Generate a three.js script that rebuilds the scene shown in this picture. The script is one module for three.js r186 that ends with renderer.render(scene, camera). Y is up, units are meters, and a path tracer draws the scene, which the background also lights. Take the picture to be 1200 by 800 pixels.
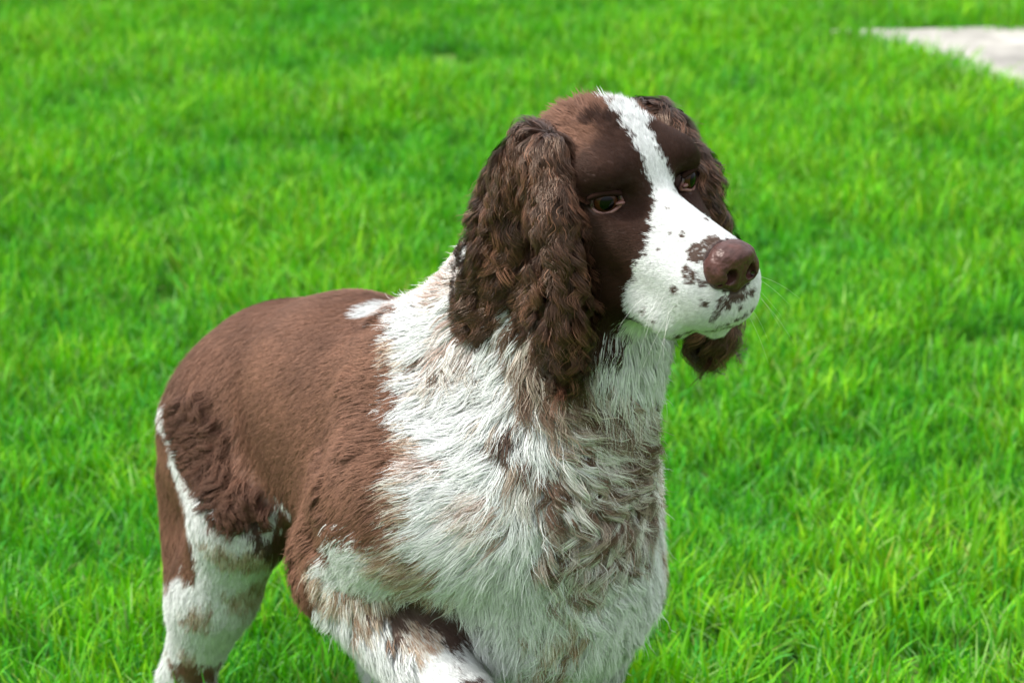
import * as THREE from 'three';
import { mergeGeometries } from 'three/addons/utils/BufferGeometryUtils.js';

// ---------------------------------------------------------------- camera, sky, light, exposure
const V = (x, y, z) => new THREE.Vector3(x, y, z);
const scene = new THREE.Scene();
const camera = new THREE.PerspectiveCamera(15, 1.5, 0.05, 400);
camera.position.set(0, 1.10, 2.4);
camera.rotation.set(-15 * Math.PI / 180, 0, 0);
camera.focus = 2.13;
camera.userData.fStop = 9;
scene.add(camera);

const SUN = V(-0.78, 1.0, 0.06).normalize();
{ // pale overcast sky, a little brighter towards the veiled sun
  const W = 256, H = 128, d = new Float32Array(W * H * 4);
  for (let y = 0; y < H; y++) for (let x = 0; x < W; x++) {
    const el = ((y + 0.5) / H - 0.5) * Math.PI, az = ((x + 0.5) / W - 0.5) * 2 * Math.PI;
    const dir = V(Math.cos(az) * Math.cos(el), Math.sin(el), Math.sin(az) * Math.cos(el));
    const up = Math.max(0, dir.y), k = (0.24 + 0.90 * up) * (1 + 0.25 * Math.pow(Math.max(0, dir.dot(SUN)), 4));
    const o = (y * W + x) * 4;
    d[o] = 0.93 * k; d[o + 1] = 0.985 * k; d[o + 2] = 1.06 * k; d[o + 3] = 1;
  }
  const sky = new THREE.DataTexture(d, W, H, THREE.RGBAFormat, THREE.FloatType);
  sky.mapping = THREE.EquirectangularReflectionMapping; sky.magFilter = THREE.LinearFilter; sky.needsUpdate = true;
  scene.background = sky; scene.environment = sky;
}
const sun = new THREE.DirectionalLight(new THREE.Color(1, 0.965, 0.9), 2.2);
sun.position.copy(SUN).multiplyScalar(6); sun.castShadow = true; sun.shadow.radius = 22;
sun.shadow.mapSize.set(2048, 2048);
Object.assign(sun.shadow.camera, { left: -3, right: 3, top: 3, bottom: -3, near: 0.5, far: 14 });
scene.add(sun);

const renderer = new THREE.WebGLRenderer({ antialias: true });
renderer.shadowMap.enabled = true;
renderer.toneMapping = THREE.LinearToneMapping;
renderer.toneMappingExposure = 2.0;

const FUR = true, GRASS = true;
// ---------------------------------------------------------------- small helpers
let seedState = 12345;
function rnd() { seedState = (seedState + 0x6d2b79f5) | 0; let t = Math.imul(seedState ^ (seedState >>> 15), 1 | seedState); t = (t + Math.imul(t ^ (t >>> 7), 61 | t)) ^ t; return ((t ^ (t >>> 14)) >>> 0) / 4294967296; }
const rr = (a, b) => a + (b - a) * rnd();
const gauss = () => (rnd() + rnd() + rnd() + rnd() - 2) * 0.87;
const clamp = (x, a = 0, b = 1) => Math.min(b, Math.max(a, x));
const smooth = (a, b, x) => { const t = clamp((x - a) / (b - a)); return t * t * (3 - 2 * t); };
const hash3 = (x, y, z) => { let h = Math.imul(x, 374761393) + Math.imul(y, 668265263) + Math.imul(z, 2147483647 - 58) | 0; h = Math.imul(h ^ (h >>> 13), 1274126177); return ((h ^ (h >>> 16)) >>> 0) / 4294967296; };
function noise3(x, y, z) { // value noise, -1..1
  const ix = Math.floor(x), iy = Math.floor(y), iz = Math.floor(z), f = (t) => t * t * (3 - 2 * t), u = f(x - ix), v = f(y - iy), w = f(z - iz), L = (a, b, t) => a + (b - a) * t;
  const c = (a, b, d) => hash3(ix + a, iy + b, iz + d);
  return L(L(L(c(0, 0, 0), c(1, 0, 0), u), L(c(0, 1, 0), c(1, 1, 0), u), v), L(L(c(0, 0, 1), c(1, 0, 1), u), L(c(0, 1, 1), c(1, 1, 1), u), v), w) * 2 - 1;
}
function tag(o, label, category, kind, group) { if (label) o.userData.label = label; if (category) o.userData.category = category; if (kind) o.userData.kind = kind; if (group) o.userData.group = group; return o; }
function mesh(name, geometry, material, parent = scene) { const m = new THREE.Mesh(geometry, material); m.name = name; m.castShadow = m.receiveShadow = true; parent.add(m); return m; }

// the lawn: level where the dog stands, rising gently behind it
const lawnHeight = (x, z) => { const t = Math.max(0, -0.55 - z); return 0.105 * (t - 0.25 * (1 - Math.exp(-t / 0.25))) * (t < 9 ? 1 : 9 / t) + 0.012 * noise3(x * 1.3 + 5, 0.5, z * 1.3); };

// survey helpers: a sight line of the photograph, and where it meets a plane or a surface
const TANF = Math.tan(7.5 * Math.PI / 180), PITCH = 15 * Math.PI / 180, EYE = camera.position.clone();
const sight = (px, py) => { const a = (px - 600) / 400 * TANF, b = (400 - py) / 400 * TANF; return V(a, -Math.sin(PITCH) + b * Math.cos(PITCH), -Math.cos(PITCH) - b * Math.sin(PITCH)).normalize(); };
function meetPlane(px, py, point, normal) { const d = sight(px, py); return EYE.clone().addScaledVector(d, point.clone().sub(EYE).dot(normal) / d.dot(normal)); }

// ---------------------------------------------------------------- the dog's own axes
const HEADING = 37 * Math.PI / 180, O = V(-0.13, 0, 0), UP = V(0, 1, 0);
const FWD = V(Math.sin(HEADING), 0, Math.cos(HEADING)), RIGHT = V(-Math.cos(HEADING), 0, Math.sin(HEADING));
const D = (a, h, s) => O.clone().addScaledVector(FWD, a).addScaledVector(RIGHT, s).addScaledVector(UP, h);
const B = (px, py, s) => meetPlane(px, py, O.clone().addScaledVector(RIGHT, s), RIGHT);   // on the plane s to the dog's right
const E = B(759, 222, -0.022);                                                            // between the eyes
const HY = 35 * Math.PI / 180, HP = 8 * Math.PI / 180, HR = 6 * Math.PI / 180;
const HF = V(Math.sin(HY) * Math.cos(HP), -Math.sin(HP), Math.cos(HY) * Math.cos(HP));
const HS = V(-Math.cos(HY), 0, Math.sin(HY)).applyAxisAngle(HF, -HR), HU = HS.clone().cross(HF).normalize().multiplyScalar(1);
if (HU.y < 0) HU.negate();
if (HS.y > 0) { HS.copy(V(-Math.cos(HY), 0, Math.sin(HY)).applyAxisAngle(HF, HR)); HU.copy(HS.clone().cross(HF)); if (HU.y < 0) HU.negate(); }
const H = (f, u, s) => E.clone().addScaledVector(HF, f).addScaledVector(HU, u).addScaledVector(HS, s);
const toHead = (p) => { const d = p.clone().sub(E); return [d.dot(HF), d.dot(HU), d.dot(HS)]; };
const HB = (px, py, s) => meetPlane(px, py, H(0, 0, s), HS);                              // on a plane of the head

// ---------------------------------------------------------------- signed distance solids
// cone: rounded cone between two points; ball: ellipsoid with its own axes
const cone = (a, b, ra, rb = ra, k = 0.03) => ({ t: 0, a, d: b.clone().sub(a), l2: Math.max(1e-9, b.distanceToSquared(a)), ra, rb, k });
const ball = (c, rx, ry = rx, rz = rx, ax = [HF, HU, HS], k = 0.02) => ({ t: 1, a: c, rx, ry, rz, ax, k });
function dist(q, x, y, z) {
  const px = x - q.a.x, py = y - q.a.y, pz = z - q.a.z;
  if (q.t === 0) {
    const h = clamp((px * q.d.x + py * q.d.y + pz * q.d.z) / q.l2), ex = px - q.d.x * h, ey = py - q.d.y * h, ez = pz - q.d.z * h;
    return Math.sqrt(ex * ex + ey * ey + ez * ez) - (q.ra + (q.rb - q.ra) * h);
  }
  const A = q.ax, u = px * A[0].x + py * A[0].y + pz * A[0].z, v = px * A[1].x + py * A[1].y + pz * A[1].z, w = px * A[2].x + py * A[2].y + pz * A[2].z;
  const k0 = Math.sqrt((u / q.rx) ** 2 + (v / q.ry) ** 2 + (w / q.rz) ** 2);
  const k1 = Math.sqrt((u / q.rx ** 2) ** 2 + (v / q.ry ** 2) ** 2 + (w / q.rz ** 2) ** 2);
  return k1 < 1e-6 ? -Math.min(q.rx, q.ry, q.rz) : k0 * (k0 - 1) / k1;
}
const smin = (a, b, k) => { const h = Math.max(k - Math.abs(a - b), 0) / k; return Math.min(a, b) - h * h * k * 0.25; };
function field(list) { return (x, y, z) => { let d = 1e3; for (const q of list) d = smin(d, dist(q, x, y, z), q.k); return d; }; }
function both(list, mirror) { return list.concat(mirror); }

// a sampled field with trilinear lookup, and its surface as a mesh (surface nets)
class Grid {
  constructor(f, lo, hi, cell) {
    this.lo = lo; this.cell = cell;
    this.n = [0, 1, 2].map((i) => Math.ceil((hi.getComponent(i) - lo.getComponent(i)) / cell) + 1);
    const [nx, ny, nz] = this.n; this.v = new Float32Array(nx * ny * nz);
    for (let k = 0, o = 0; k < nz; k++) for (let j = 0; j < ny; j++) for (let i = 0; i < nx; i++, o++) this.v[o] = f(lo.x + i * cell, lo.y + j * cell, lo.z + k * cell);
  }
  at(x, y, z) {
    const [nx, ny, nz] = this.n, c = this.cell, fx = clamp((x - this.lo.x) / c, 0, nx - 1.001), fy = clamp((y - this.lo.y) / c, 0, ny - 1.001), fz = clamp((z - this.lo.z) / c, 0, nz - 1.001);
    const i = fx | 0, j = fy | 0, k = fz | 0, u = fx - i, v = fy - j, w = fz - k, o = (k * ny + j) * nx + i, a = this.v, s = nx, t = nx * ny;
    const x0 = a[o] + (a[o + 1] - a[o]) * u, x1 = a[o + s] + (a[o + s + 1] - a[o + s]) * u, x2 = a[o + t] + (a[o + t + 1] - a[o + t]) * u, x3 = a[o + s + t] + (a[o + s + t + 1] - a[o + s + t]) * u;
    const y0 = x0 + (x1 - x0) * v, y1 = x2 + (x3 - x2) * v; return y0 + (y1 - y0) * w;
  }
  grad(p, out, e = this.cell * 0.8) { out.set(this.at(p.x + e, p.y, p.z) - this.at(p.x - e, p.y, p.z), this.at(p.x, p.y + e, p.z) - this.at(p.x, p.y - e, p.z), this.at(p.x, p.y, p.z + e) - this.at(p.x, p.y, p.z - e)); return out.normalize(); }
  surface(keep = () => true) {
    const [nx, ny, nz] = this.n, id = new Int32Array(nx * ny * nz).fill(-1), pos = [], idx = [], a = this.v, s = nx, t = nx * ny, off = [0, 1, s, s + 1, t, t + 1, s + t, s + t + 1];
    const E2 = [[0, 1], [2, 3], [4, 5], [6, 7], [0, 2], [1, 3], [4, 6], [5, 7], [0, 4], [1, 5], [2, 6], [3, 7]];
    for (let k = 0; k < nz - 1; k++) for (let j = 0; j < ny - 1; j++) for (let i = 0; i < nx - 1; i++) {
      const o = (k * ny + j) * nx + i; let m = 0;
      for (let c = 0; c < 8; c++) if (a[o + off[c]] < 0) m |= 1 << c;
      if (m === 0 || m === 255) continue;
      let x = 0, y = 0, z = 0, n = 0;
      for (const [p, q] of E2) {
        const va = a[o + off[p]], vb = a[o + off[q]];
        if ((va < 0) === (vb < 0)) continue;
        const f = va / (va - vb);
        x += (p & 1) + ((q & 1) - (p & 1)) * f; y += ((p >> 1) & 1) + (((q >> 1) & 1) - ((p >> 1) & 1)) * f; z += (p >> 2) + ((q >> 2) - (p >> 2)) * f; n++;
      }
      const X = this.lo.x + (i + x / n) * this.cell, Y = this.lo.y + (j + y / n) * this.cell, Z = this.lo.z + (k + z / n) * this.cell;
      if (!keep(X, Y, Z)) continue;
      id[o] = pos.length / 3; pos.push(X, Y, Z);
    }
    const quad = (p, q, r, w, flip) => { if (id[p] < 0 || id[q] < 0 || id[r] < 0 || id[w] < 0) return; flip ? idx.push(id[p], id[r], id[q], id[p], id[w], id[r]) : idx.push(id[p], id[q], id[r], id[p], id[r], id[w]); };
    for (let k = 1; k < nz - 1; k++) for (let j = 1; j < ny - 1; j++) for (let i = 1; i < nx - 1; i++) {
      const o = (k * ny + j) * nx + i, n0 = a[o] < 0;
      if (n0 !== a[o + 1] < 0) quad(o - s - t, o - t, o, o - s, !n0);
      if (n0 !== a[o + s] < 0) quad(o - 1 - t, o - 1, o, o - t, !n0);
      if (n0 !== a[o + t] < 0) quad(o - 1 - s, o - s, o, o - 1, !n0);
    }
    const g = new THREE.BufferGeometry(); g.setAttribute('position', new THREE.BufferAttribute(new Float32Array(pos), 3)); g.setIndex(idx);
    const nor = new Float32Array(pos.length), p = V(0, 0, 0), q = V(0, 0, 0);
    for (let i = 0; i < pos.length; i += 3) { this.grad(p.set(pos[i], pos[i + 1], pos[i + 2]), q); nor[i] = q.x; nor[i + 1] = q.y; nor[i + 2] = q.z; }
    g.setAttribute('normal', new THREE.BufferAttribute(nor, 3));
    return g;
  }
}

// ---------------------------------------------------------------- the dog's body
const torso = [
  cone(D(0.09, 0.40, 0), D(-0.03, 0.385, 0), 0.104, 0.1, 0.05),
  cone(D(0.16, 0.335, 0), D(-0.06, 0.33, 0), 0.098, 0.088, 0.05),
  cone(D(-0.05, 0.401, 0), D(-0.155, 0.382, 0), 0.087, 0.084, 0.04),
  cone(D(0.14, 0.44, 0.035), D(0.17, 0.36, 0.075), 0.055, 0.065, 0.04), cone(D(0.14, 0.44, -0.035), D(0.19, 0.36, -0.075), 0.055, 0.065, 0.04),
  ball(D(0.245, 0.375, 0.008), 0.082, 0.1, 0.093, [FWD, UP, RIGHT], 0.05), ball(D(0.245, 0.295, -0.035), 0.075, 0.075, 0.075, [FWD, UP, RIGHT], 0.05), ball(D(0.215, 0.243, -0.035), 0.07, 0.062, 0.072, [FWD, UP, RIGHT], 0.05),
  cone(D(-0.182, 0.365, 0.035), D(-0.185, 0.30, 0.06), 0.066, 0.06, 0.04), cone(B(232, 555, 0.068), B(238, 700, 0.08), 0.042, 0.038, 0.03), cone(D(-0.18, 0.35, -0.04), D(-0.175, 0.30, -0.06), 0.064, 0.06, 0.04),
];
const hockR = B(217, 795, 0.08), kneeR = B(287, 598, 0.085), elbowR = B(412, 662, 0.088), wristR = B(540, 828, 0.085);
const legs = [
  cone(D(-0.175, 0.34, 0.058), kneeR, 0.074, 0.048, 0.03), cone(kneeR, B(255, 690, 0.085), 0.05, 0.04, 0.03), cone(B(255, 690, 0.085), hockR, 0.04, 0.027, 0.02),
  cone(hockR, D(-0.25, 0.03, 0.075), 0.024, 0.02, 0.02), cone(D(-0.25, 0.022, 0.075), D(-0.205, 0.016, 0.075), 0.024, 0.02, 0.02),
  cone(D(-0.19, 0.345, -0.055), D(-0.03, 0.25, -0.075), 0.075, 0.05, 0.04), cone(D(-0.03, 0.25, -0.075), D(-0.11, 0.13, -0.072), 0.045, 0.027, 0.03),
  cone(D(-0.11, 0.13, -0.072), D(-0.085, 0.03, -0.072), 0.025, 0.02, 0.02), cone(D(-0.085, 0.022, -0.072), D(-0.04, 0.016, -0.072), 0.024, 0.02, 0.02),
  cone(D(0.165, 0.36, 0.08), elbowR, 0.06, 0.043, 0.07), cone(elbowR, wristR, 0.045, 0.031, 0.03),
  cone(wristR, D(0.285, 0.10, 0.08), 0.03, 0.024, 0.02), cone(D(0.285, 0.10, 0.08), D(0.30, 0.065, 0.08), 0.027, 0.02, 0.02),
  cone(D(0.21, 0.36, -0.085), D(0.225, 0.265, -0.088), 0.06, 0.052, 0.04), cone(D(0.225, 0.265, -0.088), D(0.195, 0.11, -0.085), 0.046, 0.028, 0.03),
  cone(D(0.185, 0.11, -0.085), D(0.185, 0.03, -0.085), 0.028, 0.023, 0.02), cone(D(0.185, 0.022, -0.085), D(0.225, 0.016, -0.085), 0.026, 0.021, 0.02),
  cone(D(-0.225, 0.37, 0), D(-0.262, 0.335, 0), 0.024, 0.018, 0.03),                       // docked tail, held low
];
const neck = [cone(H(-0.07, -0.03, 0), D(0.135, 0.425, 0), 0.052, 0.088, 0.05), cone(H(-0.04, -0.078, -0.004), D(0.25, 0.38, -0.012), 0.053, 0.076, 0.05)];
const m2 = (make) => [make(1), make(-1)];
const skull = [
  ball(H(-0.06, 0.006, 0), 0.074, 0.049, 0.06), ...m2((m) => ball(H(-0.014, 0.0175, 0.036 * m), 0.023, 0.016, 0.022)),
  ...m2((m) => ball(H(-0.05, -0.03, 0.038 * m), 0.05, 0.048, 0.033)), ...m2((m) => cone(H(0.012, -0.03, 0.031 * m), H(-0.05, -0.02, 0.046 * m), 0.018, 0.02, 0.02)),
  cone(H(-0.005, -0.012, 0), H(0.096, -0.024, 0), 0.021, 0.0165, 0.02), ...m2((m) => cone(H(0.005, -0.045, 0.018 * m), H(0.092, -0.048, 0.013 * m), 0.027, 0.024, 0.02)),
  ...m2((m) => cone(H(0.0, -0.08, 0.024 * m), H(0.065, -0.083, 0.02 * m), 0.021, 0.021, 0.02)), ...m2((m) => ball(H(0.096, -0.064, 0.012 * m), 0.022, 0.022, 0.018)),
  cone(H(-0.03, -0.085, 0), H(0.094, -0.0855, 0), 0.02, 0.0125, 0.004),
];
const EYES = m2((m) => ({ m, c: H(-0.006, -0.001, 0.0405 * m), r: 0.0125 }));
const NOSE = H(0.113, -0.029, 0.002);
const hollows = m2((m) => ball(H(0.016, 0.001, 0.031 * m), 0.015, 0.011, 0.0085));
const headF = field(skull), bodyF = field([...torso, ...legs, ...neck]);
const bodyAll = (x, y, z) => {
  const dx = x - E.x, dy = y - E.y, dz = z - E.z, r = Math.sqrt(dx * dx + dy * dy + dz * dz);
  let d = bodyF(x, y, z);
  if (r < 0.26) d = smin(d, headF(x, y, z), 0.03);
  if (r < 0.08) for (const q of hollows) d = -smin(-d, dist(q, x, y, z), 0.014);
  return d;
};
function boundsOf(list, pad) { const b = new THREE.Box3(); for (const q of list) { const r = q.t ? Math.max(q.rx, q.ry, q.rz) : Math.max(q.ra, q.rb); b.expandByPoint(q.a.clone().addScalar(r)); b.expandByPoint(q.a.clone().addScalar(-r)); if (!q.t) { const e = q.a.clone().add(q.d); b.expandByPoint(e.clone().addScalar(r)); b.expandByPoint(e.clone().addScalar(-r)); } } return b.expandByScalar(pad); }
const bb = boundsOf([...torso, ...legs, ...neck, ...skull], 0.03), hb = boundsOf(skull, 0.02);
const bodyGrid = new Grid(bodyAll, bb.min, bb.max, 0.0065);
// eye openings are cut into the head
const headCut = (x, y, z) => { let d = bodyAll(x, y, z); if (Math.hypot(x - E.x, y - E.y, z - E.z) < 0.09) for (const e of EYES) d = Math.max(d, -dist(e.cut, x, y, z)); return d; };
for (const e of EYES) { // almond, its outer corner a little lower and turned out
  const out = HF.clone().multiplyScalar(0.86).addScaledVector(HS, 0.5 * e.m).addScaledVector(HU, 0.06).normalize();
  const side = HS.clone().multiplyScalar(e.m).addScaledVector(out, -out.dot(HS) * e.m).normalize(), up = side.clone().cross(out).normalize(); if (up.dot(HU) < 0) up.negate();
  side.addScaledVector(up, -0.1).normalize(); up.copy(side.clone().cross(out)).normalize(); if (up.dot(HU) < 0) up.negate();
  e.out = out; e.side = side; e.up = up;
  e.cut = ball(e.c.clone().addScaledVector(out, 0.006), 0.02, 0.0098, 0.0132, [out, up, side]);
}
const headGrid = new Grid(headCut, hb.min, hb.max, 0.0028);
const cutNeck = (x, y, z) => (x - E.x) * HF.x + (y - E.y) * HF.y + (z - E.z) * HF.z + 0.4 * ((x - E.x) * HU.x + (y - E.y) * HU.y + (z - E.z) * HU.z);
const inHeadBox = (x, y, z, m) => x > hb.min.x + m && x < hb.max.x - m && y > hb.min.y + m && y < hb.max.y - m && z > hb.min.z + m && z < hb.max.z - m;
const bodySurface = bodyGrid.surface((x, y, z) => !(inHeadBox(x, y, z, 0.012) && cutNeck(x, y, z) > -0.075));
const headSurface = headGrid.surface((x, y, z) => inHeadBox(x, y, z, 0.004) && cutNeck(x, y, z) > -0.085);
const skin = mergeGeometries([bodySurface, headSurface]);

// ears: long leathers hanging from eye level, in two folds
const hatch = (px, py, s) => HB(px, py, s);
const earAxes = [HS, HU, HF];
const earRight = [
  ball(hatch(628, 182, 0.058), 0.017, 0.028, 0.026, earAxes, 0.03), ball(hatch(603, 225, 0.069), 0.017, 0.036, 0.03, earAxes, 0.02), ball(hatch(585, 280, 0.078), 0.017, 0.04, 0.03, earAxes, 0.02),
  ball(hatch(568, 335, 0.082), 0.016, 0.04, 0.026, earAxes, 0.02), ball(hatch(572, 375, 0.082), 0.015, 0.028, 0.022, earAxes, 0.02),
  ball(hatch(648, 205, 0.062), 0.018, 0.034, 0.018, earAxes, 0.02), ball(hatch(655, 270, 0.074), 0.018, 0.04, 0.021, earAxes, 0.02), ball(hatch(658, 335, 0.079), 0.018, 0.04, 0.022, earAxes, 0.015),
  ball(hatch(664, 395, 0.08), 0.016, 0.034, 0.018, earAxes, 0.015), ball(hatch(616, 330, 0.068), 0.012, 0.05, 0.03, earAxes, 0.01),
];
const flip = (q) => { const [f, u, s] = toHead(q.a); return { ...q, a: H(f, u, -s * 0.93) }; };
const earLeft = [...earRight.map(flip), ball(HB(831, 374, -0.072), 0.014, 0.026, 0.02, earAxes, 0.02)];
const EARS = [earRight, earLeft].map((list, i) => {
  const b = boundsOf(list, 0.025), f = field(list);
  return { list, side: i ? -1 : 1, grid: new Grid(f, b.min, b.max, 0.004), box: b };
});
const earAt = (p) => { let d = 1; for (const e of EARS) if (e.box.containsPoint(p)) d = Math.min(d, e.grid.at(p.x, p.y, p.z)); return d; };

// ---------------------------------------------------------------- coat pattern and lie of the hair
// colours as linear albedo; each is picked lock by lock with a little variation
const PAINT = {
  B: [[0.178, 0.086, 0.054]], C: [[0.092, 0.043, 0.027]], D: [[0.034, 0.0138, 0.0084]], K: [[0.09, 0.056, 0.044]], W: [[0.72, 0.725, 0.705]],
  T: [[0.52, 0.41, 0.31], [0.66, 0.62, 0.55], [0.33, 0.21, 0.145]],
  G: [[0.66, 0.63, 0.57], [0.38, 0.30, 0.24], [0.15, 0.09, 0.06], [0.68, 0.66, 0.61], [0.62, 0.57, 0.50]],
  R: [[0.36, 0.28, 0.22], [0.16, 0.10, 0.07], [0.55, 0.49, 0.42], [0.12, 0.07, 0.048]],
  P: [[0.70, 0.62, 0.57], [0.8, 0.77, 0.74], [0.42, 0.30, 0.25]],
};
const KEYS = Object.keys(PAINT);
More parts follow.
